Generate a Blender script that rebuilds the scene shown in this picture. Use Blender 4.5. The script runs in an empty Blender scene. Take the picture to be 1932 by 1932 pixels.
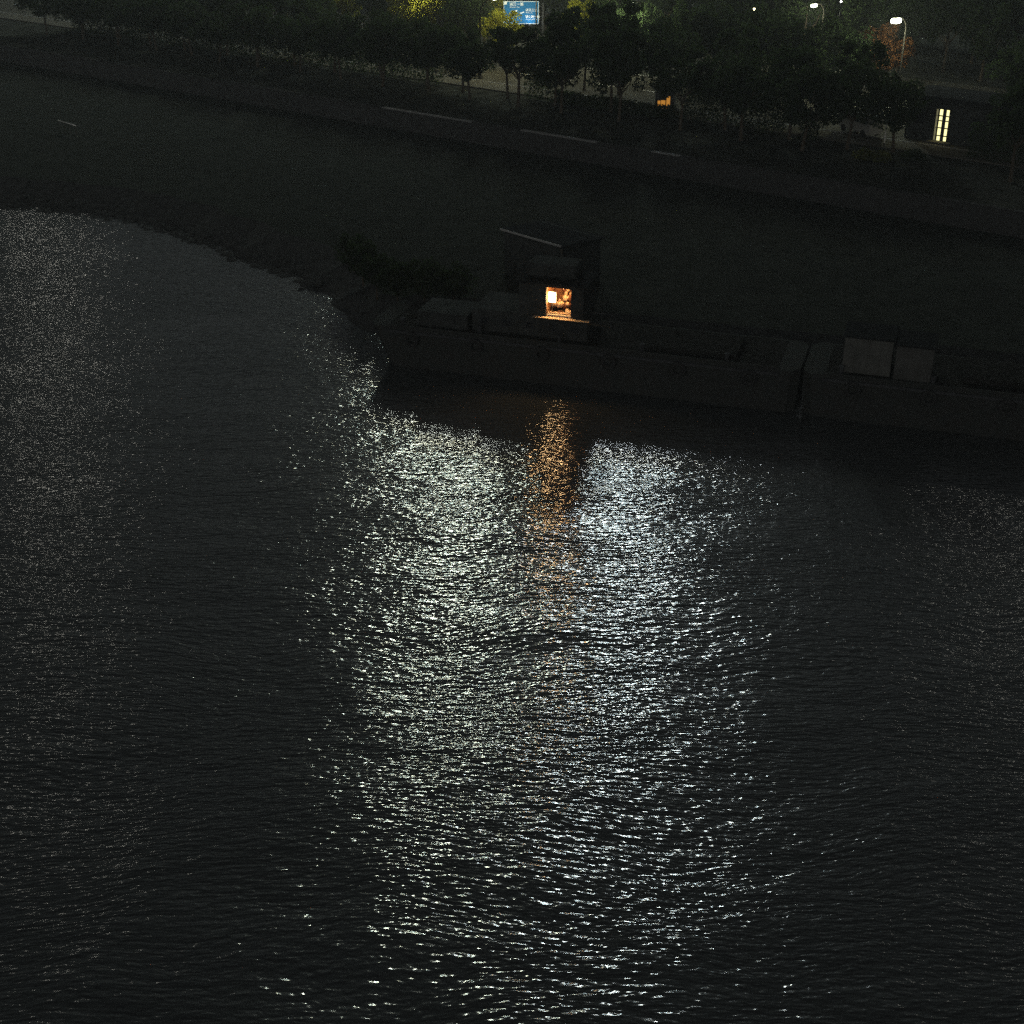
import bpy, bmesh, math, random
from mathutils import Vector, Matrix, noise
R = math.radians
sc = bpy.context.scene
COL = sc.collection
random.seed(11)

# ---------------------------------------------------------------- camera
CAM_H, PITCH, FPX = 33.4, R(27.35), 2654.0
cam = bpy.data.cameras.new('camera'); cam_o = bpy.data.objects.new('camera', cam); COL.objects.link(cam_o)
cam.angle = 2 * math.atan(966 / FPX); cam.clip_end = 3000; cam.clip_start = 0.5
cam_o.location = (0, 0, CAM_H); cam_o.rotation_euler = (math.pi / 2 - PITCH, 0, 0)
sc.camera = cam_o

# ---------------------------------------------------------------- world, night sky glow
w = bpy.data.worlds.new('World'); sc.world = w; w.use_nodes = True
nt = w.node_tree; nt.nodes.clear()
sky = nt.nodes.new('ShaderNodeTexSky'); sky.sky_type = 'NISHITA'; sky.sun_disc = False
sky.sun_elevation = R(8); sky.sun_rotation = R(200); sky.dust_density = 4.0; sky.ozone_density = 2.0
hs = nt.nodes.new('ShaderNodeHueSaturation'); hs.inputs['Saturation'].default_value = 0.12
bg = nt.nodes.new('ShaderNodeBackground'); bg.inputs['Strength'].default_value = 0.03
ow = nt.nodes.new('ShaderNodeOutputWorld')
nt.links.new(sky.outputs[0], hs.inputs['Color']); nt.links.new(hs.outputs[0], bg.inputs['Color']); nt.links.new(bg.outputs[0], ow.inputs['Surface'])

# faint moonlight, same bearing as the sky's own sun
sl = bpy.data.lights.new('moon_light', 'SUN'); sl.energy = 0.002; sl.angle = R(0.5); sl.color = (0.9, 0.95, 1.0)
slo = bpy.data.objects.new('moon_light', sl); COL.objects.link(slo)
slo.rotation_euler = (R(62), 0, R(200) + math.pi); slo.location = (0, 60, 80)

sc.view_settings.view_transform = 'Standard'; sc.view_settings.look = 'None'
sc.view_settings.exposure = 0; sc.view_settings.gamma = 1; sc.view_settings.use_curve_mapping = False
sc.cycles.use_denoising = False
sc.cycles.sample_clamp_indirect = 2.0
sc.cycles.sample_clamp_direct = 12.0
sc.cycles.max_bounces = 5
sc.cycles.use_light_tree = True

# ---------------------------------------------------------------- helpers
def at(px, py, z):
    """point on the level z seen at photo position px,py (1932 px frame)"""
    dx = (px - 966) / FPX; dy = -(py - 966) / FPX
    Y = math.cos(PITCH) + dy * math.sin(PITCH); Z = -math.sin(PITCH) + dy * math.cos(PITCH)
    t = (z - CAM_H) / Z
    return Vector((dx * t, Y * t, z))
C0 = at(640, 190, 3.5); C1 = at(1280, 295, 3.5)
UB = (C1 - C0).normalized(); NB = Vector((-UB.y, UB.x, 0))
def bank(s, n, z=3.5):
    p = C0 + UB * s + NB * n; return Vector((p.x, p.y, z))
BANK_A = math.atan2(UB.y, UB.x)
HO = at(735, 715, 0); HE = at(1932, 862, 0); UH = (HE - HO).normalized(); VH = Vector((-UH.y, UH.x, 0))
HULL_A = math.atan2(UH.y, UH.x)
def hull(u, v, z=0):
    p = HO + UH * u + VH * v; return Vector((p.x, p.y, z))

def mat(name, col, rough=0.8, metal=0.0, var=0.25, scale=2.0, bump=0.0, spec=0.0, col2=None, trans=0.0):
    m = bpy.data.materials.new(name); m.use_nodes = True
    n = m.node_tree.nodes; l = m.node_tree.links; b = n['Principled BSDF']
    b.inputs['Roughness'].default_value = rough; b.inputs['Metallic'].default_value = metal
    b.inputs['Specular IOR Level'].default_value = spec
    tc = n.new('ShaderNodeTexCoord'); ns = n.new('ShaderNodeTexNoise'); ns.inputs['Scale'].default_value = scale
    ns.inputs['Detail'].default_value = 6; ns.inputs['Roughness'].default_value = 0.65
    l.new(tc.outputs['Object'], ns.inputs['Vector'])
    mx = n.new('ShaderNodeMix'); mx.data_type = 'RGBA'
    c2 = col2 or tuple(c * (1 - var) for c in col)
    c1 = col if col2 else tuple(min(1, c * (1 + var)) for c in col)
    mx.inputs['A'].default_value = (*c1, 1); mx.inputs['B'].default_value = (*c2, 1)
    mr = n.new('ShaderNodeMapRange'); mr.inputs['From Min'].default_value = 0.35; mr.inputs['From Max'].default_value = 0.65
    l.new(ns.outputs['Fac'], mr.inputs['Value']); l.new(mr.outputs[0], mx.inputs['Factor'])
    l.new(mx.outputs['Result'], b.inputs['Base Color'])
    if bump:
        bp = n.new('ShaderNodeBump'); bp.inputs['Distance'].default_value = bump
        l.new(ns.outputs['Fac'], bp.inputs['Height']); l.new(bp.outputs[0], b.inputs['Normal'])
    if trans:
        b.inputs['Transmission Weight'].default_value = 0
        b.inputs['Subsurface Weight'].default_value = 0
        tr = n.new('ShaderNodeBsdfTranslucent'); ms = n.new('ShaderNodeMixShader'); ms.inputs[0].default_value = trans
        l.new(mx.outputs['Result'], tr.inputs['Color']); out = n['Material Output']
        l.new(b.outputs[0], ms.inputs[1]); l.new(tr.outputs[0], ms.inputs[2]); l.new(ms.outputs[0], out.inputs['Surface'])
    return m
def emit(name, col, strength):
    m = bpy.data.materials.new(name); m.use_nodes = True
    b = m.node_tree.nodes['Principled BSDF']
    b.inputs['Base Color'].default_value = (*[c * .5 for c in col], 1)
    b.inputs['Emission Color'].default_value = (*col, 1); b.inputs['Emission Strength'].default_value = strength
    return m

def box(bm, c, s, rz=0.0, bev=0.0, m=None):
    """axis box centred c, full sizes s"""
    r = bmesh.ops.create_cube(bm, size=1.0)
    vs = r['verts']
    M = Matrix.Translation(Vector(c)) @ Matrix.Rotation(rz, 4, 'Z') @ (m or Matrix.Identity(4)) @ Matrix.Diagonal((*s, 1))
    bmesh.ops.transform(bm, matrix=M, verts=vs)
    if bev:
        es = list({e for v in vs for e in v.link_edges})
        bmesh.ops.bevel(bm, geom=es, offset=bev, segments=1, affect='EDGES')
def tube(bm, pts, rad, seg=8, cap=True):
    pts = [Vector(p) for p in pts]
    if not isinstance(rad, (list, tuple)): rad = [rad] * len(pts)
    rings = []
    for i, p in enumerate(pts):
        d = (pts[min(i + 1, len(pts) - 1)] - pts[max(i - 1, 0)]).normalized()
        a = Vector((0, 0, 1)) if abs(d.z) < 0.9 else Vector((1, 0, 0))
        x = d.cross(a).normalized(); y = d.cross(x)
        rings.append([bm.verts.new(p + (x * math.cos(k * 2 * math.pi / seg) + y * math.sin(k * 2 * math.pi / seg)) * rad[i]) for k in range(seg)])
    for a, b in zip(rings, rings[1:]):
        for k in range(seg): bm.faces.new((a[k], a[(k + 1) % seg], b[(k + 1) % seg], b[k]))
    if cap:
        bm.faces.new(rings[0][::-1]); bm.faces.new(rings[-1])
def mesh(bm, name, m, smooth=False):
    bmesh.ops.recalc_face_normals(bm, faces=bm.faces)
    me = bpy.data.meshes.new(name); bm.to_mesh(me); bm.free()
    if m: me.materials.append(m)
    if smooth: me.polygons.foreach_set('use_smooth', [True] * len(me.polygons))
    return me
def obj(name, me, parent=None, loc=(0, 0, 0), rz=0.0):
    o = bpy.data.objects.new(name, me); COL.objects.link(o); o.parent = parent
    o.location = loc; o.rotation_euler = (0, 0, rz); return o
def part(name, bm, m, parent=None, smooth=False, loc=(0, 0, 0), rz=0.0):
    return obj(name, mesh(bm, name, m, smooth), parent, loc, rz)
def tag(o, label, cat, group=None):
    o['label'] = label; o['category'] = cat
    if group: o['group'] = group
    return o
def thing(name, label, cat, loc=(0, 0, 0), rz=0.0, group=None):
    return tag(obj(name, None, None, loc, rz), label, cat, group)
def bb(*boxes, bev=0.0):
    bm = bmesh.new()
    for b in boxes: box(bm, b[0], b[1], b[2] if len(b) > 2 else 0.0, bev)
    return bm
def lamp_light(name, kind, power, col, parent, loc, rad=0.15, **k):
    l = bpy.data.lights.new(name, kind); l.energy = power; l.color = col
    if kind != 'AREA': l.shadow_soft_size = rad
    for a, b in k.items(): setattr(l, a, b)
    o = bpy.data.objects.new(name, l); COL.objects.link(o); o.parent = parent; o.location = loc
    return o

# ---------------------------------------------------------------- materials
M_ground = mat('grass_soil', (0.022, 0.024, 0.021), 0.95, scale=0.6, var=0.2, bump=0.05)
M_upper = mat('park_ground', (0.026, 0.027, 0.023), 0.95, scale=0.5, var=0.4, bump=0.03)
M_slope = mat('stone_slope', (0.042, 0.043, 0.042), 0.9, scale=1.5, var=0.3, bump=0.03)
M_wall = mat('river_wall_concrete', (0.04, 0.04, 0.04), 0.9, scale=1.2, var=0.2, bump=0.01)
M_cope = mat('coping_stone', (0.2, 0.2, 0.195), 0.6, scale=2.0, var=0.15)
M_asphalt = mat('asphalt', (0.06, 0.058, 0.05), 0.85, scale=3, var=0.15, bump=0.002)
M_pave = mat('paving', (0.08, 0.076, 0.064), 0.85, scale=2, var=0.2)
M_paint = mat('road_paint', (0.75, 0.75, 0.72), 0.6, scale=8, var=0.1)
M_bark = mat('bark', (0.07, 0.055, 0.04), 0.95, scale=6, var=0.3, bump=0.02)
M_leaf = mat('leaf', (0.024, 0.036, 0.015), 0.7, scale=1.2, var=0.4, trans=0.35)
M_leaf_lit = mat('leaf_lit_yellow_green', (0.2, 0.2, 0.025), 0.7, scale=1.2, var=0.35, trans=0.4)  # lamplight on the crowns put into a brighter yellow leaf colour
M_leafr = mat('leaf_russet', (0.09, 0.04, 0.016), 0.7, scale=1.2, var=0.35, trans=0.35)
M_steel = mat('galvanised_steel', (0.09, 0.085, 0.07), 0.6, metal=0.0, scale=4, var=0.1)
M_pole = mat('lamp_pole_paint', (0.03, 0.028, 0.024), 0.7, scale=4, var=0.1)
M_dark = mat('dark_paint', (0.05, 0.052, 0.055), 0.6, scale=4, var=0.2)
M_hull = mat('hull_paint', (0.034, 0.038, 0.037), 0.7, scale=1.5, var=0.3, col2=(0.037, 0.037, 0.035))
M_deck = mat('deck_paint', (0.02, 0.02, 0.019), 0.85, scale=2, var=0.35)
M_house = mat('deckhouse_paint', (0.039, 0.042, 0.041), 0.7, scale=1.5, var=0.3)
M_pale = mat('pale_panel', (0.088, 0.09, 0.083), 0.7, scale=1.2, var=0.18)
M_wood = mat('weathered_board', (0.40, 0.30, 0.2), 0.8, scale=5, var=0.35)
M_rubber = mat('rubber', (0.034, 0.034, 0.034), 0.9)
M_inner = mat('cabin_lining', (0.30, 0.17, 0.09), 0.8, scale=3, var=0.35)
M_bagp = mat('pale_sack', (0.62, 0.5, 0.33), 0.8, scale=7, var=0.3, bump=0.02)
M_bagd = mat('dark_sack', (0.12, 0.06, 0.035), 0.85, scale=7, var=0.4, bump=0.02)
M_roof = mat('sheet_roof', (0.018, 0.019, 0.02), 0.85, scale=2, var=0.2)
M_tower = mat('tower_cladding', (0.06, 0.06, 0.065), 0.6, scale=0.2, var=0.2)
M_signb = mat('sign_blue', (0.022, 0.14, 0.32), 0.45, scale=3, var=0.12)
M_signw = mat('sign_white', (0.8, 0.85, 0.85), 0.45, var=0.03)
M_glass = mat('dark_glass', (0.02, 0.022, 0.025), 0.1)

# ---------------------------------------------------------------- water
def make_water():
    m = bpy.data.materials.new('river_water'); m.use_nodes = True
    n = m.node_tree.nodes; l = m.node_tree.links; b = n['Principled BSDF']
    b.inputs['Base Color'].default_value = (0.042, 0.046, 0.047, 1)
    b.inputs['Roughness'].default_value = 0.145; b.inputs['IOR'].default_value = 1.33
    tc = n.new('ShaderNodeTexCoord')
    # bend the crest direction slowly over the river
    wn = n.new('ShaderNodeTexNoise'); wn.inputs['Scale'].default_value = 0.06; wn.inputs['Detail'].default_value = 2
    l.new(tc.outputs['Object'], wn.inputs['Vector'])
    sb = n.new('ShaderNodeVectorMath'); sb.operation = 'SUBTRACT'; sb.inputs[1].default_value = (.5, .5, .5)
    scl = n.new('ShaderNodeVectorMath'); scl.operation = 'SCALE'; scl.inputs['Scale'].default_value = 5.0
    ad = n.new('ShaderNodeVectorMath'); ad.operation = 'ADD'
    l.new(wn.outputs['Color'], sb.inputs[0]); l.new(sb.outputs[0], scl.inputs[0])
    l.new(tc.outputs['Object'], ad.inputs[0]); l.new(scl.outputs[0], ad.inputs[1])
    total = None
    for (S, st, amp, det, rot, dist) in WAVES:
        mp = n.new('ShaderNodeMapping'); mp.inputs['Scale'].default_value = (S * st, S, S); mp.inputs['Rotation'].default_value = (0, 0, R(rot))
        l.new(ad.outputs[0], mp.inputs['Vector'])
        t = n.new('ShaderNodeTexNoise'); t.inputs['Scale'].default_value = 1; t.inputs['Detail'].default_value = det
        t.inputs['Roughness'].default_value = 0.5; t.inputs['Distortion'].default_value = dist
        l.new(mp.outputs[0], t.inputs['Vector'])
        ml = n.new('ShaderNodeMath'); ml.operation = 'MULTIPLY'; ml.inputs[1].default_value = amp
        l.new(t.outputs['Fac'], ml.inputs[0])
        if total is None: total = ml.outputs[0]
        else:
            a = n.new('ShaderNodeMath'); l.new(total, a.inputs[0]); l.new(ml.outputs[0], a.inputs[1]); total = a.outputs[0]
    bp = n.new('ShaderNodeBump'); bp.inputs['Strength'].default_value = 1; bp.inputs['Distance'].default_value = 1.0
    if 'Filter Width' in bp.inputs: bp.inputs['Filter Width'].default_value = 0.1
    l.new(total, bp.inputs['Height']); l.new(bp.outputs[0], b.inputs['Normal'])
    bm = bmesh.new()
    # gentle real swell on a moderately fine grid, flat far away
    X0, X1, Y0, Y1, NX, NY = -62, 62, 22, 142, 310, 400
    g = [[bm.verts.new((X0 + (X1 - X0) * i / NX, Y0 + (Y1 - Y0) * j / NY, 0)) for i in range(NX + 1)] for j in range(NY + 1)]
    for j in range(NY + 1):
        for i in range(NX + 1):
            v = g[j][i]; e = min(i, j, NX - i, NY - j) / 12.0
            q = noise.noise(Vector((v.co.x * .16, v.co.y * .38, 3.1))) * .045 + noise.noise(Vector((v.co.x * .35, v.co.y * .95, 9.7))) * .02
            v.co.z = q * min(1, e)
    for j in range(NY):
        for i in range(NX): bm.faces.new((g[j][i], g[j][i + 1], g[j + 1][i + 1], g[j + 1][i]))
    def q4(a, b_, c, d): bm.faces.new([bm.verts.new(p) for p in (a, b_, c, d)])
    F = 640
    q4((-F, -F, 0), (F, -F, 0), (F, Y0, 0), (-F, Y0, 0)); q4((-F, Y0, 0), (X0, Y0, 0), (X0, Y1, 0), (-F, Y1, 0))
    q4((X1, Y0, 0), (F, Y0, 0), (F, Y1, 0), (X1, Y1, 0)); q4((-F, Y1, 0), (F, Y1, 0), (F, 640, 0), (-F, 640, 0))
    o = part('river_water', bm, m, smooth=True); o['kind'] = 'structure'
    o['label'] = 'dark rippled river water with glittering white reflections'
WAVES = [(0.2, 0.5, 0.20, 2, 6, 0.3), (1.0, 0.30, 0.085, 1, -4, 0.3), (4.7, 0.285, 0.083, 1, 3, 0.15), (11.0, 0.45, 0.018, 0, -2, 0.0)]
make_water()

# ---------------------------------------------------------------- land
wl = [C0 - UB * 420 - NB * 60 - Vector((0, 0, 3.5)), C0 - UB * 120 - NB * 50 - Vector((0, 0, 3.5)), at(-600, 340, 0), at(-250, 366, 0), at(0, 385, 0), at(240, 412, 0), at(430, 470, 0), at(600, 545, 0), at(675, 622, 0), hull(1.0, 8.6), hull(20, 8.8), hull(45, 9), hull(80, 9.2), hull(140, 9.4)]
def strip(name, rows, m, label):
    bm = bmesh.new()
    vs = [[bm.verts.new(p) for p in r] for r in rows]
    for a, b in zip(vs, vs[1:]):
        for k in range(len(a) - 1): bm.faces.new((a[k], a[k + 1], b[k + 1], b[k]))
    o = part(name, bm, m); o['kind'] = 'structure'; o['label'] = label; return o
def along(a, k=6):
    r = []
    for p, q in zip(a, a[1:]):
        for i in range(k): r.append(p.lerp(q, i / k))
    r.append(a[-1]); return r
wl = along(wl, 12)
wl = [p + Vector((noise.noise(p * .35), noise.noise(p * .35 + Vector((5, 5, 5))), 0)) * (.9 if p.x < -9 else .2) for p in wl]
def nrm(i):
    d = (wl[min(i + 1, len(wl) - 1)] - wl[max(i - 1, 0)]).normalized(); return Vector((-d.y, d.x, 0))
toe = [p - nrm(i) * 1.2 + Vector((0, 0, -0.5)) for i, p in enumerate(wl)]
top = [p + nrm(i) * (3.6 + .3 * noise.noise(p * .3)) + Vector((0, 0, 1.5)) for i, p in enumerate(wl)]
strip('stone_bank', [toe, top], M_slope, 'dark sloping stone bank at the water edge')
bm = bmesh.new(); rnd = random.Random(9)
for i in range(900):
    k = rnd.randrange(20, 84); p = wl[k].lerp(wl[k + 1], rnd.random()) + nrm(k) * rnd.uniform(-.9, 1.6)
    r_ = rnd.uniform(.15, .42); M_ = Matrix.Translation((p.x, p.y, max(-.05, (p - wl[k]).dot(nrm(k)) * .35))) @ Matrix.Rotation(rnd.uniform(0, 6), 4, 'Z') @ Matrix.Diagonal((r_ * rnd.uniform(.8, 1.4), r_, r_ * .6, 1))
    bmesh.ops.create_icosphere(bm, subdivisions=1, radius=1, matrix=M_)
o = part('riprap_stones', bm, M_slope); o['kind'] = 'stuff'; o['label'] = 'tumbled riprap stones along the waterline at left'
def proj(p):   # foot of the river wall for a point of the bank top
    s = (p - C0).dot(UB); return bank(s, 0, 1.5)
mid = []
for f_ in (0.0, .25, .5, .75, 1.0):
    r = []
    for p in top:
        q = proj(p); v = p.lerp(q, f_)
        v.z = 1.5 + (noise.noise(Vector((v.x * .15, v.y * .15, 1))) * .25 if 0 < f_ < 1 else 0); r.append(v)
    mid.append(r)
strip('lower_terrace', mid, M_ground, 'dark grassy terrace between the river and the wall')
s_lo, s_hi = -520, 620
strip('upper_ground', [[bank(s_lo, 0.45, 3.5), bank(s_hi, 0.45, 3.5)], [bank(s_lo, 420, 3.5), bank(s_hi, 420, 3.5)]], M_upper, 'dark park ground behind the river wall')
# river wall with coping stones
rw = thing('river_wall', 'long low concrete river wall with pale coping stones along the park edge', 'wall')
bm = bmesh.new(); c = bank(0, 0.22, 2.4); box(bm, (0, 0, 0), (500, .42, 2.16), 0)
part('wall_face', bm, M_wall, rw, loc=bank(30, .22, 2.38), rz=BANK_A)
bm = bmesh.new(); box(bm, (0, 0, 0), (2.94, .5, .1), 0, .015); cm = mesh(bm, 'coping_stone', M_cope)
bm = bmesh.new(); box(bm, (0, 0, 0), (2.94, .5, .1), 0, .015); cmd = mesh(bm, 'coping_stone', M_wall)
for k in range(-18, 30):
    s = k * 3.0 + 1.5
    lit_run = (5.5 < s < 9.5 or 9.5 <= s < 19 or 24.5 < s < 34 or 38 < s < 41)  # stretches of coping that read as lit, put in as paler stone
    obj('coping_stone', cm if lit_run else cmd, rw, bank(s, .22, 3.51), BANK_A)

# footpath, kerb, road
def slab(name, s0, s1, n0, n1, z0, z1, m, label):
    bm = bmesh.new(); box(bm, (0, 0, 0), (s1 - s0, n1 - n0, z1 - z0))
    o = part(name, bm, m, loc=bank((s0 + s1) / 2, (n0 + n1) / 2, (z0 + z1) / 2), rz=BANK_A); o['kind'] = 'structure'; o['label'] = label; return o
slab('footpath', -250, 350, 14.2, 17.4, 3.4, 3.62, M_pave, 'lit footpath behind the riverside trees')
slab('road', -250, 350, 17.6, 31, 3.3, 3.508, M_asphalt, 'asphalt road lit by street lamps behind the trees')
slab('median_verge', -250, 350, 31.2, 36, 3.4, 3.64, M_upper, 'grass verge with lamps between the carriageways')
slab('far_road', -250, 350, 36.2, 49, 3.3, 3.508, M_asphalt, 'far carriageway beyond the verge')
slab('kerb', -250, 350, 17.4, 17.6, 3.35, 3.65, M_cope, 'pale kerb beside the footpath')
slab('kerb', -250, 350, 31.0, 31.2, 3.35, 3.65, M_cope, 'pale kerb of the central verge')
bm = bmesh.new()
for k in range(-20, 50): box(bm, (k * 6.0, 24.3, 3.514), (2.4, .15, .006))
o = part('lane_markings', bm, M_paint, loc=(C0.x, C0.y, 0), rz=BANK_A); o['kind'] = 'structure'; o['label'] = 'dashed white lane markings'

# ---------------------------------------------------------------- trees
def crown_mesh(name, m, rx, rz_, seed, leaves=4200, leaf=.22, flat=.75):
    rnd = random.Random(seed); bm = bmesh.new()
    cl = []
    while len(cl) < 46:
        v = Vector((rnd.uniform(-1, 1), rnd.uniform(-1, 1), rnd.uniform(-1, 1)))
        if .35 < v.length < 1.0 and v.z > -flat: cl.append((Vector((v.x * rx, v.y * rx, v.z * rz_)), rnd.uniform(.45, .95) * rx * .36))
    for i in range(leaves):
        c, r = cl[rnd.randrange(len(cl))]
        d = Vector((rnd.gauss(0, 1), rnd.gauss(0, 1), rnd.gauss(0, .8))); d.normalize()
        p = c + d * r * rnd.uniform(.55, 1.05)
        a = Vector((rnd.gauss(0, 1), rnd.gauss(0, 1), rnd.gauss(0, 1))).normalized()
        b_ = a.orthogonal().normalized(); b_ = Matrix.Rotation(rnd.uniform(0, 6.28), 3, a) @ b_; c_ = a.cross(b_)
        s = leaf * rnd.uniform(.6, 1.3)
        bm.faces.new([bm.verts.new(p + b_ * s * .9), bm.verts.new(p + c_ * s * .45), bm.verts.new(p - b_ * s * .9), bm.verts.new(p - c_ * s * .45)])
    me = bpy.data.meshes.new(name); bm.to_mesh(me); bm.free(); me.materials.append(m); return me
def trunk_mesh(h, r, seed, rx):
    rnd = random.Random(seed); bm = bmesh.new()
    lean = Vector((rnd.uniform(-.25, .25), rnd.uniform(-.25, .25), 0))
    pts = [Vector((0, 0, -.2)), Vector((0, 0, .3)), lean * .5 + Vector((0, 0, h * .5)), lean + Vector((0, 0, h))]
    tube(bm, pts, [r * 1.35, r, r * .85, r * .7])
    for k in range(6):
        a = k * 1.05 + rnd.uniform(-.3, .3); o_ = Vector((math.cos(a), math.sin(a), 0))
        st = lean * .9 + Vector((0, 0, h * rnd.uniform(.8, .98)))
        tube(bm, [st, st + o_ * rx * .35 + Vector((0, 0, 1.0)), st + o_ * rx * .62 + Vector((0, 0, 2.2 + rnd.random()))], [r * .5, r * .3, r * .12], 6)
    return mesh(bm, 'trunk', M_bark)
PROTO = {}
def tree(kind, loc, label, group=None, sc_=1.0, rz=None, zs=1.0, lift=1.0):
    key = kind
    spec = {'broad': (M_leaf, 2.9, 2.7, 2.5, 1.0), 'broad2': (M_leaf, 3.2, 2.5, 2.7, 2.0), 'tall': (M_leaf, 2.7, 3.7, 3.0, 3.0), 'tall2': (M_leaf, 3.0, 3.4, 2.6, 4.0),
            'yellow': (M_leaf_lit, 3.0, 2.8, 2.8, 5.0), 'yellow2': (M_leaf_lit, 2.4, 3.0, 2.6, 6.0), 'russet': (M_leafr, 2.6, 2.4, 2.8, 7.0)}[kind]
    if key not in PROTO:
        m, rx, rzz, th, sd = spec
        PROTO[key] = (crown_mesh('crown', m, rx, rzz, int(sd)), trunk_mesh(th, .16, int(sd), rx), rzz, th)
    cme, tme, rzz, th = PROTO[key]
    t = thing({'y': 'lamplit_tree', 'r': 'russet_tree'}.get(kind[0], 'leafy_tree'), label, 'tree', loc, random.uniform(0, 6.28) if rz is None else rz, group)
    t.scale = (sc_, sc_, sc_)
    cr = obj('crown', cme, t, (0, 0, th * lift + rzz * .72 * zs)); cr.scale = (1, 1, zs); tk = obj('trunk', tme, t); tk.scale = (1, 1, lift)
    return t
G_front = 'dark trees in the row behind the river wall'
L_front = 'dark leafy tree in the unlit row behind the river wall'
def seg(s):
    for lim, tx in ((-18, 'left of the bright yellow-green crown'), (4, 'just left of the wide lit gap'), (13, 'standing in front of the wide lit gap'), (19, 'between wide lit gap and narrow lit slits'), (31, 'above the row of narrow lit slits'), (45, 'between the orange kiosk and the glowing door'), (58, 'near the left side of the glowing-door building'), (200, 'right of the glowing-door building')):
        if s < lim: return 'dark leafy tree behind the river wall, ' + tx
k = 0
s = -62.0
while s < 90:
    n_ = 9.0 + (k % 2) * 3.2 + random.uniform(-.6, .6)
    kind = random.choice(['broad', 'broad2'])
    zs = 1.0
    if 12.5 < s < 32: kind = random.choice(['tall', 'tall2']); zs = .74 if s < 18.5 else 1.0
    lift = 1.0
    if s < -13: zs = .8
    if -14 < s < 13: zs = .92; lift = 1.1; kind = random.choice(['broad', 'broad2'])
    if s > 32: kind = random.choice(['broad', 'broad2', 'tall']); zs = .95 if kind[0] == 'b' else .8
    if 55.5 < s < 63: n_ += 4.5
    tree(kind, bank(s, n_, 3.5), seg(s), G_front, random.uniform(.9, 1.12), zs=zs * random.uniform(.92, 1.08), lift=lift) if not (58.0 < s < 66 or 31.2 < s < 34.4) else None
    s += random.uniform(2.6, 3.9); k += 1
# a second, sparser dark line between path and road, kept out of the lit gap
G_b = 'dark trees on the strip between footpath and road'
for s in list(range(-60, -20, 6)) + [17, 22, 27, 37, 43, 49, 68, 74]:
    tree(random.choice(['tall', 'broad2']), bank(s + random.uniform(-1, 1), 19.5 if s < 0 else 20.5, 3.5), 'dark leafy tree behind the front row, ' + ('far left of the lit gap' if s < 0 else 'above the narrow lit slits' if s < 30 else 'between the orange kiosk and the brightest lamp' if s < 50 else 'right of the building'), G_b, random.uniform(.95, 1.15))
for u_, v_, q_ in ((-9.5, 16.5, .42), (-7.6, 13.8, .46), (-5.6, 11.6, .44), (-3.6, 10.6, .46), (-1.6, 10.4, .5), (.6, 10.8, .46)):
    p = hull(u_, v_); p.z = 1.0
    tree('broad', p, 'small dark bushy tree at the waterline beside the barge bow', 'small trees on the bank by the barge bow', q_)
# lit trees on the verge and far side
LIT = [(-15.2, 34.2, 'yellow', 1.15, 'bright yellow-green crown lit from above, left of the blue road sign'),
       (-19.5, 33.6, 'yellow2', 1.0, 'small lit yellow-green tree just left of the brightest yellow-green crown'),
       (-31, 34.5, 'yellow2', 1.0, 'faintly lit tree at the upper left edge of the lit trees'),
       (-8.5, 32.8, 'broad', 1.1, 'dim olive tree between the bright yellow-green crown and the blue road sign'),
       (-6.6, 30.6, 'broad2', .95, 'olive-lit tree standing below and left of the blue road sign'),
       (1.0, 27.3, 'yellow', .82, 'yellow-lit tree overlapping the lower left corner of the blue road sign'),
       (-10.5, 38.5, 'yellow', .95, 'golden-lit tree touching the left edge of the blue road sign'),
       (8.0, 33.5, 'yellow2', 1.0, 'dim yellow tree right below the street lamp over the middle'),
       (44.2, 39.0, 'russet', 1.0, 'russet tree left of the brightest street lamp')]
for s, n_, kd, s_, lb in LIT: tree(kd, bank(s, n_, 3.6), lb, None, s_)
for j, s in enumerate(list(range(-70, 96, 5)) * 2):
    tree(random.choice(['broad', 'tall', 'tall2']), bank(s + random.uniform(-2, 2), (53 if j < 34 else 61) + random.uniform(-1.5, 3), 3.5), 'dark tree in the far row beyond both carriageways', 'dark trees beyond the far road', 1.15)

for s in (-55, -49, -43, -37, -25, 12, 17.5, 22, 26, 30.5, 34.5, 39, 62, 68, 74, 80):
    tree(random.choice(['broad', 'broad2']), bank(s + random.uniform(-1, 1), 34.6 + random.uniform(-.5, 1), 3.6), 'dark leafy tree on the grass verge between the two carriageways', 'dark trees on the central verge', random.uniform(1.0, 1.15))
for s in range(-66, 96, 5):
    tree(random.choice(['broad', 'broad2', 'tall']), bank(s + random.uniform(-1.5, 1.5), 70 + random.uniform(-1.5, 3), 3.5), 'dark tree in the far row beyond both carriageways', 'dark trees beyond the far road', 1.2)
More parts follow.
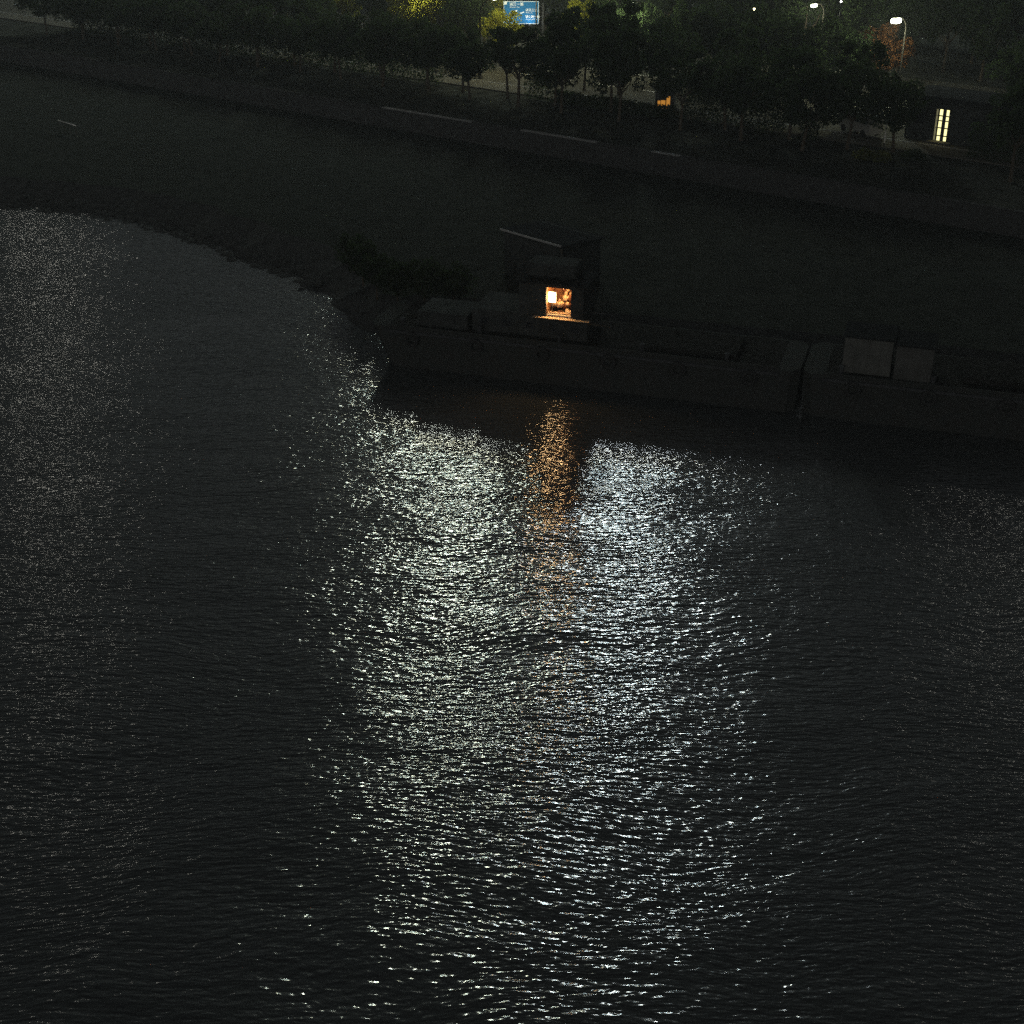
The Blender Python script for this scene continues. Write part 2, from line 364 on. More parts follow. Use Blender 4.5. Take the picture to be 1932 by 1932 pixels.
# shrubs: hedges closing the view under the crowns, open where the lit road shows through
def hedge(s0, s1, n_, h, label, m=M_leaf, dens=260, wdt=1.0):
    rnd = random.Random(int(s0 * 7 + h * 10)); bm = bmesh.new()
    for i in range(int((s1 - s0) * dens)):
        q = rnd.random()
        hh = h * (1 + .25 * noise.noise(Vector((s0 + q * (s1 - s0), n_, 0)) * .6))
        p = Vector((q * (s1 - s0), rnd.gauss(0, wdt * .35), rnd.random() ** .8 * hh))
        a = Vector((rnd.gauss(0, 1), rnd.gauss(0, 1), rnd.gauss(0, 1))).normalized(); b_ = a.orthogonal().normalized(); c_ = a.cross(b_); s_ = .16 * rnd.uniform(.6, 1.3)
        bm.faces.new([bm.verts.new(p + b_ * s_), bm.verts.new(p + c_ * s_ * .55), bm.verts.new(p - b_ * s_), bm.verts.new(p - c_ * s_ * .55)])
    me = bpy.data.meshes.new('hedge'); bm.to_mesh(me); bm.free(); me.materials.append(m)
    return tag(obj('hedge', me, None, bank(s0, n_, 3.5), BANK_A), label, 'hedge')
hedge(-62, 3.2, 13.4, 3.3, 'long dark hedge under the trees left of the lit gap')
hedge(15.0, 18.6, 13.2, 3.3, 'short dark hedge between the wide lit gap and the narrow row of lit slits')
hedge(18.6, 33.5, 13.2, 1.2, 'low dark hedge below the narrow row of lit slits')
hedge(33.5, 45.4, 14.0, 3.2, 'dark hedge between the row of lit slits and the olive gap')
hedge(47.2, 49.0, 13.6, 2.6, 'short dark hedge right of the olive lit gap')
hedge(63, 90, 15.0, 3.2, 'long dark hedge right of the building with the lit door')

# ---------------------------------------------------------------- street lamps
M_lamp = emit('lamp_glow', (0.92, 1.0, 0.72), 260.0)
def curve_pts(h, arm, n_=7):
    pts = [(0, 0, 0), (0, 0, h * .55), (0, 0, h - 1.5)]
    for i in range(1, n_ + 1):
        a = i / n_ * math.pi / 2
        pts.append((0, -arm * .75 * (1 - math.cos(a)), h - 1.5 + 1.3 * math.sin(a)))
    pts.append((0, -arm, h - .12)); return pts
def street_lamp(s, n_, power, label, h=8.2, arm=2.4, col=(1.0, .98, .68), lit=True, flip=False, size=1.0):
    t = thing('street_lamp', label, 'street lamp', bank(s, n_, 3.5), BANK_A + (math.pi if flip else 0), 'street lamps along the riverside road')
    bm = bmesh.new(); tube(bm, curve_pts(h, arm), [.11, .09, .08] + [.06] * 8, 8); part('pole', bm, M_pole, t, True)
    part('base_plate', bb(((0, 0, .15), (.42, .42, .3)), bev=.02), M_steel, t)
    bm = bmesh.new(); box(bm, (0, -arm - .3, h - .06), (.28, .8, .12), 0, .04); hd = part('lamp_head', bm, M_steel, t)
    bm = bmesh.new(); box(bm, (0, -arm - .32, h - .13 - .1 * size), (.34 * size, .6 * (.4 + .6 * size), .2 * size), 0, .08)  # larger size swells the glowing lens to imitate glare
    part('lens', bm, M_lamp if lit else M_glass, hd)
    if lit: lamp_light('lamp_light', 'POINT', power, col, t, (0, -arm - .32, h - .4 - .22 * size), .16)
    return t
street_lamp(15.8, 34.8, 1000, 'curved street lamp with lit head at the top edge, middle of the photo', h=8.0, size=1.5)
street_lamp(48.0, 34.2, 1200, 'brightest street lamp, its glare beside the russet tree at upper right', h=9.0, size=2.2)
street_lamp(0.5, 34.8, 1800, 'street lamp just above the frame lighting the trees round the blue road sign')
street_lamp(4.2, 19.0, 1100, 'warm street lamp at the top edge hidden in leaves left of the blue road sign', h=8.6, col=(1, .86, .4), flip=True)
street_lamp(-15, 35.0, 4200, 'street lamp above the frame lighting the bright yellow-green crown')
street_lamp(-46, 35.0, 150, 'unlit far left street lamp above the frame', lit=False)
street_lamp(78, 34.5, 400, 'far right street lamp beyond the lit building')
street_lamp(32.0, 48.5, 1500, 'street lamp at the top edge with blue-green rays, left of the brightest lamp', h=7.6, size=1.5)
street_lamp(1.5, 49.5, 2600, 'street lamp above the frame behind the blue road sign', h=8.6)

# small distant lights
def post_light(px, py, z, col, st, label, r=.12):
    p = at(px, py, z); t = thing('post_lantern', label, 'lantern', (p.x, p.y, 3.5), 0)
    bm = bmesh.new(); tube(bm, [(0, 0, 0), (0, 0, z - 3.5 - r)], .05, 6); part('post', bm, M_dark, t)
    bm = bmesh.new(); bmesh.ops.create_icosphere(bm, subdivisions=2, radius=r, matrix=Matrix.Translation((0, 0, z - 3.5))); part('globe', bm, emit('lantern_glow', col, st), t, True)
    bm = bmesh.new(); bmesh.ops.create_cone(bm, cap_ends=True, segments=10, radius1=r * 1.3, radius2=.02, depth=.1, matrix=Matrix.Translation((0, 0, z - 3.5 + r + .05))); part('cap', bm, M_dark, t)
post_light(1423, 17, 10.5, (1, .85, .5), 14, 'tiny warm light on a post between the middle lamp and the blue-rayed lamp')
post_light(1587, 3, 11.5, (1, .97, .95), 14, 'tiny white light on a tall post at the top edge, right of the blue-rayed lamp', .1)

# traffic signal
p = at(1032, 40, 8.2); t = thing('traffic_signal', 'traffic signal glowing orange just right of the blue road sign', 'traffic light', (p.x, p.y, 3.5), 0)
bm = bmesh.new(); tube(bm, [(0, .12, 0), (0, .12, 4.4)], .07, 8); part('post', bm, M_dark, t)
part('housing', bb(((0, 0, 4.95), (.36, .2, 1.15)), bev=.02), M_dark, t)
for i, mt in enumerate([M_glass, M_glass, emit('signal_orange', (1, .42, .1), 22)]):
    bm = bmesh.new(); bmesh.ops.create_cone(bm, cap_ends=True, segments=14, radius1=.14, radius2=.14, depth=.05, matrix=Matrix.Translation((0, -.125, 5.32 - i * .37 + (0))) @ Matrix.Rotation(math.pi / 2, 4, 'X'))
    part('lens', bm, mt, t)

# ---------------------------------------------------------------- road sign
a_ = at(950, 3, 9.2); b_ = at(1017, 3, 9.2)
SGW = (b_ - a_).length
sg = thing('road_sign', 'blue overhead road sign with white Chinese street names and arrows', 'road sign', (a_.x, a_.y, 0), -.04)
SGH = 2.75; zt = 9.28
part('sign_board', bb(((SGW / 2, 0, zt - SGH / 2), (SGW, .08, SGH)), bev=.01), M_signb, sg)
bm = bmesh.new()
for c, s_ in (((SGW / 2, -.045, zt - .05), (SGW - .12, .012, .05)), ((SGW / 2, -.045, zt - SGH + .05), (SGW - .12, .012, .05)), ((.05, -.045, zt - SGH / 2), (.05, .012, SGH - .14)), ((SGW - .05, -.045, zt - SGH / 2), (.05, .012, SGH - .14))): box(bm, c, s_)
part('border_line', bm, M_signw, sg)
bm = bmesh.new(); box(bm, (.25, -.048, zt - .24), (.36, .012, .36)); part('route_plate', bm, M_signw, sg)
bm = bmesh.new()
box(bm, (SGW * .36, -.048, zt - 1.35), (.09, .012, .55))                                 # up arrow
box(bm, (SGW * .36 - .07, -.048, zt - 1.18), (.07, .012, .2), m=Matrix.Rotation(-.6, 4, 'Y') @ Matrix.Identity(4)); box(bm, (SGW * .36 + .07, -.05, zt - 1.18), (.07, .012, .2), m=Matrix.Rotation(.6, 4, 'Y'))
part('arrow', bm, M_signw, sg); bm = bmesh.new()
box(bm, (SGW * .53, -.048, zt - 1.38), (.5, .012, .12), m=Matrix.Rotation(-.28, 4, 'Y'))
part('arrow', bm, M_signw, sg)
def text(s, x, z, size, par):
    c = bpy.data.curves.new('lettering', 'FONT'); c.body = s; c.size = size; c.extrude = .006; c.resolution_u = 2
    c.space_character = 1.12; c.offset = size * .012
    tmp = bpy.data.objects.new('tmp', c); COL.objects.link(tmp); bpy.context.view_layer.update()
    me = bpy.data.meshes.new_from_object(tmp); bpy.data.objects.remove(tmp)
    me.materials.clear(); me.materials.append(M_signw)
    o = bpy.data.objects.new('lettering', me); COL.objects.link(o); o.parent = par; o.location = (x, -.05, z); o.rotation_euler = (math.pi / 2, 0, 0)
    if s[0] < 'a': o['kind'] = 'stuff'
text('滨江一路', SGW * .17, zt - .52, .42, sg); text('BINJIANG 1 Rd', SGW * .18, zt - .78, .17, sg)
text('滨河三路', SGW * .62, zt - 1.2, .36, sg); text('BINHE 3 Rd', SGW * .63, zt - 1.44, .15, sg)
text('望江桥一路', SGW * .62, zt - 1.98, .34, sg); text('WANGJIANGQIAO 1 Rd', SGW * .62, zt - 2.22, .13, sg)
bm = bmesh.new(); tube(bm, [(SGW + .5, .25, 3.4), (SGW + .5, .25, 9.0)], .13, 10); tube(bm, [(SGW + .5, .22, 8.6), (.4, .12, 8.6)], .07, 8); tube(bm, [(SGW + .5, .22, 7.4), (.4, .12, 7.4)], .07, 8)
part('gantry_post', bm, M_dark, sg, True)
for x in (SGW * .25, SGW * .75):  # small floodlights added below the board to brighten its face
    bm = bmesh.new(); tube(bm, [(x, -.05, zt - SGH - .05), (x, -.9, zt - SGH - .1)], .03, 6); part('sign_fill_arm', bm, M_dark, sg)
    part('sign_fill', bb(((x, -.95, zt - SGH - .08), (.5, .16, .1)), bev=.02), M_dark, sg)
    lamp_light('sign_fill_beam', 'AREA', 24, (.95, .97, 1.0), sg, (x, -.95, zt - SGH + .02), shape='RECTANGLE', size=.45, size_y=.12).rotation_euler = (math.pi - .55, 0, 0)

# white utility cabinet seen between crowns, left of the sign
p = at(872, 58, 3.9)
t = thing('utility_cabinet', 'small pale roadside cabinet catching light between dark crowns, left below the road sign', 'cabinet', (p.x, p.y, 3.6), .2)
part('cabinet_body', bb(((0, 0, .75), (.9, .5, 1.5)), bev=.02), mat('cabinet_white', (.6, .68, .68), .5), t)
part('door', bb(((-.2, -.265, .75), (.4, .03, 1.35)), ((.22, -.265, .75), (.4, .03, 1.35))), M_steel, t)
part('roof', bb(((0, 0, 1.54), (1.0, .6, .08))), M_steel, t)

# ---------------------------------------------------------------- kiosk with an orange front
p = at(1252, 209, 3.5); t = thing('kiosk', 'small dark kiosk with a glowing orange front under the trees', 'kiosk', (p.x, p.y, 3.5), BANK_A * .4)
part('wall', bb(((0, .9, 1.1), (1.9, 1.6, 2.2)), bev=.01), M_dark, t)
part('roof', bb(((0, .8, 2.28), (2.3, 2.1, .14)), bev=.02), M_roof, t)
kg = emit('kiosk_glow', (1.0, .42, .06), .42)
for x, w_, h_ in ((-.52, .3, .78), (-.1, .46, .84), (.42, .38, 1.25)):
    part('glowing_panel', bb(((x, .08, .55 + h_ / 2 - .35), (w_, .04, h_)), bev=.01), kg, t)
for x in (-.345, .2): part('mullion', bb(((x, .05, .75), (.05, .08, 1.5))), M_dark, t)

# ---------------------------------------------------------------- building with a lit double door, right
wp = at(1774, 269, 3.5)
t = thing('park_building', 'dark park building whose tall glazed door glows pale yellow', 'building', (wp.x, wp.y, 3.5), BANK_A)
part('wall', bb(((-2.15, 2.6, 1.9), (3.0, 5, 3.8)), ((3.75, 2.6, 1.9), (6.2, 5, 3.8)), ((0, 4.0, 1.9), (1.3, 2.2, 3.8)), ((0, 1.5, 3.45), (1.3, 2.8, .7))), M_house, t)
rf = part('roof', bb(((1.6, 2.5, 3.92), (11.2, 6.2, .24)), bev=.03), M_roof, t)
part('parapet', bb(((1.6, -.5, 4.12), (11.2, .15, .16))), M_roof, rf)
wm = emit('window_glow', (1.0, .93, .42), 1.5)
wd = emit('window_glow_dim', (1.0, .93, .5), .12)
fr = part('door_frame', bb(((-.53, .1, 1.55), (.1, .14, 3.1)), ((0.02, .1, 1.55), (.3, .16, 3.1)), ((.54, .1, 1.55), (.12, .14, 3.1)), ((0, .1, 3.08), (1.2, .14, .08)), ((0, .1, .04), (1.2, .2, .08))), M_dark, t)
zz = [(.12, .58), (.62, 1.3), (1.34, 1.95), (1.99, 2.4), (2.44, 3.0)]
for (x0, x1) in ((-.46, -.15), (.19, .47)):
    for (a, b) in zz:
        part('pane', bb((((x0 + x1) / 2, .12, (a + b) / 2), (x1 - x0, .02, b - a))), wm, fr)
for (a, b) in zz: part('pane', bb(((-.68, .06, (a + b) / 2), (.16, .02, b - a))), wd, fr)
part('glazing_bar', bb(*[((sx, .09, z), (.34, .04, .1)) for sx in (-.3, .33) for z in (.6, 1.32, 1.97, 2.42)]), M_dark, fr)
for x in (-2.3, 3.2, 5.4):
    f_ = part('window', bb(((x, .08, 2.0), (1.1, .1, 1.3))), M_dark, t); part('pane', bb(((x, .02, 2.0), (.9, .03, 1.1))), M_glass, f_)
part('step', bb(((0, -.4, .08), (2.2, .9, .16)), bev=.01), M_pave, t)
lamp_light('door_light', 'AREA', 22, (1, .9, .5), t, (0, -.06, 1.7), shape='RECTANGLE', size=1.0, size_y=2.8).rotation_euler = (-math.pi / 2, 0, 0)

# lit shrubs and bright odds beside it
def shrub(px, py, r, m, label, z=3.5, n_=900):
    rnd = random.Random(int(px)); bm = bmesh.new()
    for i in range(n_):
        d = Vector((rnd.gauss(0, 1), rnd.gauss(0, 1), abs(rnd.gauss(0, .8)))); d.normalize(); p = Vector((d.x * r, d.y * r, d.z * r * .8)) * rnd.uniform(.5, 1) * (1 + .3 * noise.noise(d * 2 + Vector((px, 0, 0))))
        a = Vector((rnd.gauss(0, 1), rnd.gauss(0, 1), rnd.gauss(0, 1))).normalized(); b_ = a.orthogonal(); b_.normalize(); c_ = a.cross(b_); s_ = .11 * rnd.uniform(.6, 1.4)
        bm.faces.new([bm.verts.new(p + b_ * s_), bm.verts.new(p + c_ * s_ * .5), bm.verts.new(p - b_ * s_), bm.verts.new(p - c_ * s_ * .5)])
    me = bpy.data.meshes.new('foliage'); bm.to_mesh(me); bm.free(); me.materials.append(m)
    q = at(px, py, z); t = thing('shrub', label, 'shrub', q); obj('foliage', me, t)
    bm = bmesh.new(); [tube(bm, [(0, 0, -.1), (math.cos(a) * r * .3, math.sin(a) * r * .3, r * .6)], [.04, .015], 5) for a in (0, 2.1, 4.2)]; part('stem', bm, M_bark, t)
M_shrub = mat('shrub_leaf', (0.07, 0.075, 0.02), 0.7, scale=1.2, var=0.35, trans=0.4)
shrub(1632, 298, 1.2, M_shrub, 'faintly lit olive shrub left of the glowing door, nearer the wall')
shrub(1662, 303, 1.0, M_shrub, 'second faintly lit olive shrub, nearer the glowing door')
shrub(1722, 300, 1.2, M_leaf, 'round green shrub in front of the glowing door')
p = at(1668, 272, 3.5)
t = thing('path_lamp', 'slim unlit grey path lamp with bent top, left of the glowing door', 'lamp post', (p.x, p.y, 3.5), 0)
bm = bmesh.new(); tube(bm, [(0, 0, 0), (0, 0, 1.7), (.08, 0, 1.95), (.45, 0, 2.05)], [.06, .05, .045, .04], 8); part('pole', bm, mat('pale_pole', (.6, .6, .58), .5), t)
part('lamp_head', bb(((.5, 0, 2.04), (.3, .16, .08)), bev=.02), M_steel, t)
# pale parked van glimpsed under the trees
def van(loc, rz, label):
    t = thing('parked_van', label, 'van', loc, rz)
    bm = bmesh.new()
    prof = [(-2.4, .35), (-2.4, 1.0), (-2.2, 1.15), (-1.5, 1.9), (2.3, 1.95), (2.4, 1.8), (2.4, .35)]
    for y in (-.85, .85): pass
    va = [bm.verts.new((x, -.85, z)) for x, z in prof]; vb = [bm.verts.new((x, .85, z)) for x, z in prof]
    bm.faces.new(va); bm.faces.new(vb[::-1])
    for i in range(len(prof)): j = (i + 1) % len(prof); bm.faces.new((va[i], va[j], vb[j], vb[i]))
    bmesh.ops.bevel(bm, geom=list(bm.edges), offset=.07, segments=2, affect='EDGES')
    part('body', bm, mat('van_white', (.3, .3, .28), .5, var=.05), t)
    for y in (-.875, .875):
        for x0, x1 in ((-1.3, -.5), (-.4, .8), (.9, 2.1)): part('window', bb((((x0 + x1) / 2, y, 1.5), (x1 - x0, .03, .45))), M_glass, t)
    for x in (-1.55, 1.5):
        for y in (-.8, .8):
            bm = bmesh.new(); bmesh.ops.create_cone(bm, cap_ends=True, segments=18, radius1=.34, radius2=.34, depth=.2, matrix=Matrix.Translation((x, y, .34)) @ Matrix.Rotation(math.pi / 2, 4, 'X')); part('wheel', bm, M_rubber, t)
    for y in (-.6, .6): part('headlight', bb(((-2.42, y, .85), (.05, .3, .18))), M_glass, t)
van(Vector((*at(1622, 254, 3.5).xy, 3.62)), BANK_A - .5, 'pale parked van half hidden under the trees left of the glowing door')

# small things on the lower terrace
p = at(1755, 368, 1.6); t = thing('ground_lantern', 'tiny yellow-green ground light on the dark terrace below the glowing door', 'lantern', (*at(1774, 369, 1.5).xy, 1.5), 0)
part('housing', bb(((0, 0, .12), (.4, .3, .24)), bev=.02), M_steel, t); part('lens', bb(((0, -.16, .14), (.32, .03, .14))), emit('ground_glow', (.75, .85, .25), .5), t)
t = tag(part('stone_block', bb(((0, 0, .1), (.5, .3, .22)), bev=.03), mat('pale_stone', (.75, .75, .72), .7), loc=(*at(1757, 367, 1.5).xy, 1.5), rz=.1), 'small pale stone block left of the tiny ground light', 'block')
a = at(112, 244, 1.6); b_ = at(146, 254, 1.6)
t = thing('mooring_rail', 'short low steel rail with a bright shiny top on the far left bank', 'railing', a, math.atan2(b_.y - a.y, b_.x - a.x))
Lr = (b_ - a).length
bm = bmesh.new(); tube(bm, [(0, 0, .9), (Lr, 0, .9)], .06, 8); part('top_rail', bm, mat('bright_steel', (.8, .8, .75), .3, metal=.6), t, True)
for i in range(4):
    bm = bmesh.new(); tube(bm, [(Lr * (i + .1) / 3.3, 0, -.2), (Lr * (i + .1) / 3.3, 0, .88)], .04, 6); part('post', bm, M_steel, t)

# shed on the terrace whose roof edge shows as a pale line
ra = at(945, 430, 5.0); rb = at(1060, 463, 5.0); sw = (rb - ra).length
t = thing('storage_shed', 'dark storage shed with a thin pale roof edge above the lit boat cabin', 'shed', (ra.x, ra.y, 1.4), math.atan2(rb.y - ra.y, rb.x - ra.x))
part('wall', bb(((sw / 2, 2.2, 1.65), (sw - .3, 4.0, 3.3)), bev=.01), M_house, t)
bm = bmesh.new()
va = [bm.verts.new(p) for p in ((-.1, -.05, 3.5), (sw + .1, -.05, 3.5), (sw + .1, 4.6, 3.2), (-.1, 4.6, 3.2))]; vb = [bm.verts.new(v.co + Vector((0, 0, .06))) for v in va]
bm.faces.new(va[::-1]); bm.faces.new(vb)
for i in range(4): bm.faces.new((va[i], va[(i + 1) % 4], vb[(i + 1) % 4], vb[i]))
rf = part('roof', bm, M_roof, t)
part('edge_trim', bb(((sw / 2, -.08, 3.53), (sw, .05, .13))), mat('trim_white', (.3, .3, .29), .5, var=.1), rf)
part('door', bb(((sw * .6, .17, 1.0), (1.0, .06, 2.0))), M_dark, t)
part('downpipe', bb(((sw - .12, .12, 1.7), (.09, .09, 3.2))), M_steel, t)

# ---------------------------------------------------------------- moored barges
V0 = 2.1
def barge(u0, u1, v1, label, free=2.7, bow=True):
    v1 -= V0
    t = thing('moored_barge', label, 'barge', hull(u0, V0, 0), HULL_A, 'barges moored end to end along the bank')
    Lh = u1 - u0; bm = bmesh.new()
    out = [(.5, 0), (Lh - .5, 0), (Lh, .6), (Lh, v1 - .6), (Lh - .5, v1), (.5, v1), (0, v1 - .6), (0, .6)]
    lo = [bm.verts.new(((x * .985 + Lh * .0075) if (x > 2 or u0 > 5) else x + 1.5, y * .94 + v1 * .03, -.9)) for x, y in out]; hi = [bm.verts.new((x, y, free)) for x, y in out]
    bm.faces.new(lo[::-1]); bm.faces.new(hi)
    for i in range(8): bm.faces.new((lo[i], lo[(i + 1) % 8], hi[(i + 1) % 8], hi[i]))
    h = part('hull', bm, M_hull, t)
    part('deck', bb(((Lh / 2, v1 / 2, free + .012), (Lh - 2.6, v1 - .5, .02))), M_deck, t)
    part('rubbing_strake', bb(((Lh / 2, -.06, free - .25), (Lh - 2.4, .14, .16))), M_dark, h)
    part('bulwark', bb(((Lh / 2, .06, free + .08), (Lh - 2.4, .08, .15))), M_hull, h)
    bm = bmesh.new()
    bmesh.ops.create_cone(bm, cap_ends=True, segments=10, radius1=.13, radius2=.13, depth=.45); bmesh.ops.create_cone(bm, cap_ends=True, segments=10, radius1=.19, radius2=.19, depth=.07, matrix=Matrix.Translation((0, 0, .24)))
    bo = mesh(bm, 'bollard', M_dark)
    x = 2.2
    while x < Lh - 1: obj('bollard', bo, t, (x, .45, free + .25)); x += 5.2
    bm = bmesh.new()
    for i in range(16):
        for j in range(8):
            a = i * math.pi / 8; b = j * math.pi / 4
            bm.verts.new(((.38 + .13 * math.cos(b)) * math.cos(a), .13 * math.sin(b), (.38 + .13 * math.cos(b)) * math.sin(a)))
    bm.verts.ensure_lookup_table()
    for i in range(16):
        for j in range(8): bm.faces.new([bm.verts[k_] for k_ in (i * 8 + j, i * 8 + (j + 1) % 8, ((i + 1) % 16) * 8 + (j + 1) % 8, ((i + 1) % 16) * 8 + j)])
    ty = mesh(bm, 'tyre_fender', M_rubber, True); x = 3
    while x < Lh - 1: obj('tyre_fender', ty, t, (x, -.16, free - .65)); x += 4.3
    return t
FR = 2.7
B1 = barge(-2.2, 25.2, 7.4, 'long dark barge carrying the lit orange cabin')
_part = part
def part(name, bm, m, parent=None, smooth=False, loc=(0, 0, 0), rz=0.0):
    if parent is B1: loc = (loc[0] + 2.2, loc[1] - V0, loc[2])
    return _part(name, bm, m, parent, smooth, loc, rz)
# lower deckhouse carrying the lit upper cabin
part('lower_deckhouse', bb(((8.25, 4.9, FR + .72), (7.5, 3.6, 1.42)), bev=.02), M_house, B1)
part('upper_floor', bb(((10.3, 4.78, 4.17), (4.2, 3.84, .08)), ((10.5, 2.65, 4.17), (3.6, .4, .08))), M_deck, B1)
part('walkway_board', bb(((10.47, 2.63, 4.228), (3.6, .4, .035)), bev=.008), M_wood, B1)
part('deck_locker', bb(((2.6, 4.2, FR + .5), (3.4, 2.8, 1.0)), bev=.03), M_house, B1)
part('hatch', bb(((18.5, 4.6, FR + .15), (5.6, 3.4, .3)), bev=.03), M_deck, B1)
for x in (5.3, 6.8, 8.3, 9.8, 11.2):
    wf = part('window', bb(((x, 3.08, FR + .75), (.6, .06, .5))), M_dark, B1); part('pane', bb(((x, 3.04, FR + .75), (.5, .02, .4))), M_glass, wf)
# upper cabin shell round the opening u 9.44..11.0
X0, X1, Y0, Y1, ZF, ZC = 9.42, 11.02, 2.9, 4.7, 4.21, 6.12
uc = part('upper_cabin', bb(((8.53, 4.3, 5.25), (1.78, 2.8, 2.08)), ((11.4, 4.3, 5.25), (.76, 2.8, 2.08)), ((10.22, 5.2, 5.25), (1.6, 1.0, 2.08)), ((10.22, 3.8, 6.205), (1.6, 1.8, .17)), bev=0), M_house, B1)
part('cabin_roof', bb(((9.75, 4.2, 6.36), (4.7, 3.3, .12)), bev=.02), M_roof, uc)
lin = part('cabin_lining', bb(((X0 + .012, 3.8, 5.16), (.02, 1.76, 1.88)), ((X1 - .012, 3.8, 5.16), (.02, 1.76, 1.88)), ((10.22, Y1 - .012, 5.16), (1.56, .02, 1.88)), ((10.22, 3.8, ZC - .012), (1.56, 1.76, .02))), M_inner, uc)
tk = part('roof_shade_box', bb(((9.5, 4.5, 6.86), (3.2, 1.9, .86)), bev=.12), M_house, uc)  # box added to deepen the cabin's shadow in the glitter
part('door_jamb', bb(((X0 - .03, 2.86, 5.16), (.07, .1, 1.9)), ((X1 + .03, 2.86, 5.16), (.07, .1, 1.9)), ((10.22, 2.86, 6.14), (1.72, .1, .08))), M_dark, uc)
part('door_sill', bb(((10.22, 2.93, 4.31), (1.56, .12, .12)), bev=.015), mat('pale_sill', (.7, .62, .48), .6, scale=6, var=.25), uc)
part('guard_rail', bb(*[((x, 2.2, 4.6), (.03, .03, .8)) for x in (12.5, 13.1, 13.7)], ((13.1, 2.2, 5.0), (1.3, .03, .03))), M_dark, uc)
part('upper_landing', bb(((13.0, 2.6, 4.16), (1.5, .8, .06))), M_deck, uc)

def in_barge(x, y, z): return hull(x, y, z)
# the lamp and goods in the cabin
lm = thing('cabin_lamp', 'white-hot square lamp panel standing in the left of the orange cabin', 'lamp', in_barge(9.74, 3.06, ZF), HULL_A)
part('lamp_panel', bb(((0, 0, 1.2), (.46, .06, .64)), bev=.03), emit('cabin_lamp_glow', (1, .62, .28), 150), lm)
part('stand', bb(((0, .06, .4), (.05, .05, .8)), ((0, .06, .015), (.4, .25, .03)), ((0, .05, 1.2), (.54, .04, .7))), M_dark, lm)
bu = thing('fill_bulb', 'added warm fill bulb hidden under the ceiling of the orange cabin', 'bulb', in_barge(10.35, 3.45, ZC - .2), HULL_A)  # added out of sight to brighten the sacks and lining
bm = bmesh.new(); bmesh.ops.create_icosphere(bm, subdivisions=2, radius=.045); part('glass', bm, emit('fill_bulb_glow', (1, .6, .25), 20), bu, True)
bm = bmesh.new(); tube(bm, [(0, 0, .04), (0, 0, .2)], .012, 5); part('flex', bm, M_dark, bu)
lamp_light('cabin_fill_light', 'POINT', 90, (1, .52, .2), bu, (0, 0, -.06), .08)
sk = []
def sack_mesh(seed, m, r):
    bm = bmesh.new(); bmesh.ops.create_icosphere(bm, subdivisions=3, radius=r)
    for v in bm.verts:
        d = v.co.normalized(); v.co = d * r * (1 + .32 * noise.noise(d * 2.2 + Vector((seed, 0, 0))) + .14 * noise.noise(d * 6 + Vector((0, seed, 0)))); v.co.z *= 1.15
    return mesh(bm, 'sack', m, True)
sm = [sack_mesh(i * 3.3, [M_bagp, M_bagd, M_bagp][i % 3], .17) for i in range(6)]
rnd = random.Random(4)
pl = []
for lvl, (yy, zz_, n_) in enumerate([(3.35, .2, 6), (3.75, .45, 6), (4.1, .5, 5), (3.6, .62, 5), (4.1, .85, 5), (4.4, 1.05, 5), (4.4, 1.3, 4), (3.9, .95, 3)]):
    for i in range(n_):
        x = 9.62 + (i + .5) / n_ * 1.25 + rnd.uniform(-.08, .08)
        if x < 10.0 and yy < 3.7: continue
        if lvl > 3 and x < 10.15: continue
        if lvl == 7 and x < 10.55: continue
        o = obj('sack', rnd.choice(sm), None, in_barge(x, yy + rnd.uniform(-.08, .08), ZF + zz_ + rnd.uniform(-.05, .08)), rnd.uniform(0, 6))
        s_ = rnd.uniform(.55, 1.15); o.scale = (s_, s_, s_ * rnd.uniform(.8, 1.3))
        tag(o, 'crumpled sack in the heap filling the orange lit cabin', 'sack', 'crumpled sacks heaped in the orange cabin')
t = thing('low_bench', 'pale low bench along the floor of the orange cabin', 'bench', in_barge(10.2, 3.15, ZF), HULL_A)
part('seat', bb(((0, 0, .2), (1.46, .3, .05)), bev=.01), M_wood, t)
for x in (-.6, .6): part('leg', bb(((x, 0, .09), (.05, .25, .18))), M_dark, t)

B2 = barge(25.35, 62, 7.6, 'second long dark barge to the right, carrying two pale cabins')
M_pale2 = mat('dimmer_panel', (0.07, 0.071, 0.067), 0.7, scale=1.2, var=0.2)
def pale_cabin(u, v, w_, h_, rz, label_):
    M_p = M_pale if w_ > 2.5 else M_pale2
    c = part('deck_cabin', bb(((u - 25.35 + w_ / 2, v + 1.2 - V0, FR + .05 + h_ / 2), (w_, 2.4, h_)), bev=.02), M_p, B2); c['label'] = label_
    part('cabin_roof', bb(((u - 25.35 + w_ / 2, v + 1.2 - V0, FR + h_ + .1), (w_ + .25, 2.7, .1)), bev=.02), M_roof, c)
    for i in range(1, int(w_ / .68)): part('panel_rib', bb(((u - 25.35 + i * w_ / int(w_ / .68), v - V0 - .02, FR + .05 + h_ / 2), (.05, .05, h_ - .1))), M_p, c)
    return c
pale_cabin(27.55, 2.75, 2.75, 2.2, 0, 'larger pale panelled cabin')
pale_cabin(30.5, 2.45, 2.1, 2.1, 0, 'smaller dimmer pale cabin')
part('hatch', bb(((13.5, 2.8, FR + .2), (9, 3.4, .4)), bev=.03), M_deck, B2)

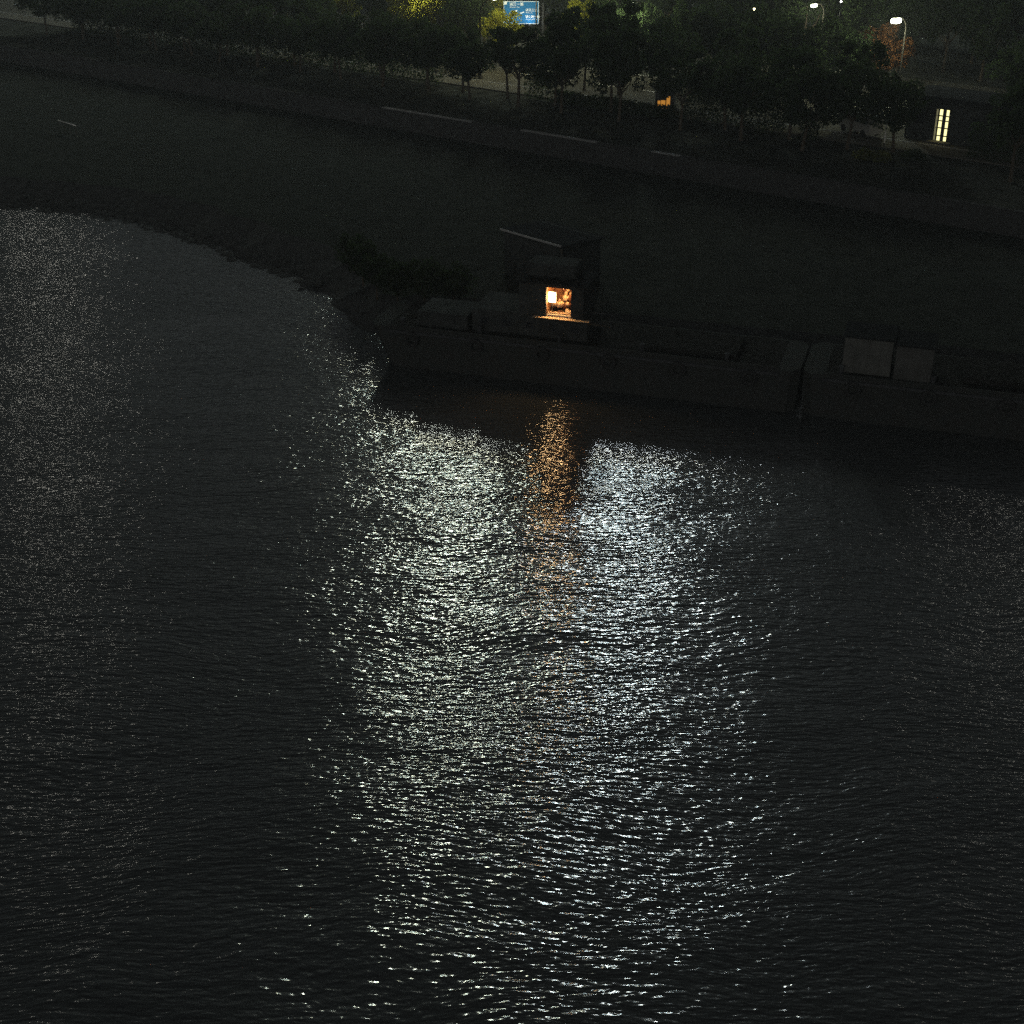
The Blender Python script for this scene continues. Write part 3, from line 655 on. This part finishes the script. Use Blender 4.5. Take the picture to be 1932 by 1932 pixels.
# mooring lines
for a, b in (((2.2, .45 + V0, FR + .4), (-3.5, 9.5, 1.2)), ((22.9, .45 + V0, FR + .4), (24.5, 11, 1.4))):
    bm = bmesh.new(); pa = hull(*a); pb = hull(*b)
    tube(bm, [pa.lerp(pb, i / 8) - Vector((0, 0, .5 * math.sin(i / 8 * math.pi))) for i in range(9)], .03, 5)
    tag(part('mooring_rope', bm, M_dark), 'slack mooring rope from the %s end of the lit barge to the bank' % ('left' if a[0] < 5 else 'right'), 'rope')

# ---------------------------------------------------------------- high-rises beyond the frame whose lit screens glitter on the river
def tower(x, y, w_, d_, h_, sw_, sh_, col, st, label, split=1):
    t = thing('lit_tower', label, 'tower', (x, y, 3.5), math.atan2(-x, y) )
    part('shaft', bb(((0, d_ / 2, h_ / 2), (w_, d_, h_)), bev=.3), M_tower, t)
    part('roof_slab', bb(((0, d_ / 2, h_ + .6), (w_ + 1.5, d_ + 1.5, 1.2)), bev=.2), M_roof, t)
    for i in range(split):
        cc = ((1.0, 1.0, 1.0), (1.0, .93, .72), (.78, .97, 1.0))[i % 3]
        mm = emit('screen_glow', tuple(a * b for a, b in zip(col, cc)), st)
        bm = bmesh.new(); box(bm, (0, -.15, h_ - sh_ * .5 - 2 - i * (sh_ + 3)), (sw_, .25, sh_)); part('light_screen', bm, mm, t)
    for z in range(6, int(h_ - sh_ * split - 6), 9): part('floor_band', bb(((0, -.08, z), (w_ - 1, .15, .5))), M_roof, t)
tower(-13.8, 285, 26, 22, 84, 7, 7, (.93, 1.0, .88), 165, 'tall tower beyond the frame whose pale screen makes the left glitter on the river', 3)
tower(24.2, 285, 24, 22, 84, 7, 7, (.86, .95, 1.0), 205, 'tall tower beyond the frame whose bluish screen makes the right glitter on the river', 3)
tower(-106, 292, 24, 22, 96, 6, 6, (1.0, .97, .85), 26, 'dimmer tower beyond the frame at left')
tower(113, 285, 24, 22, 92, 6, 6, (1.0, .97, .85), 15, 'dimmer tower beyond the frame at right')

# ---------------------------------------------------------------- thin haze volume added to lift the dark tones
hm = bpy.data.materials.new('lift_haze'); hm.use_nodes = True; n = hm.node_tree.nodes; n.remove(n['Principled BSDF'])
pv = n.new('ShaderNodeVolumePrincipled'); pv.inputs['Density'].default_value = 0.00035; pv.inputs['Color'].default_value = (.86, .92, .95, 1); pv.inputs['Anisotropy'].default_value = 0.0
hm.node_tree.links.new(pv.outputs[0], n['Material Output'].inputs['Volume'])
hz = part('haze', bb(((0, 150, 66), (1700, 1600, 138))), hm); hz['kind'] = 'stuff'; hz['label'] = 'thin added haze lifting the dark tones over river and park'
sc.cycles.volume_bounces = 0
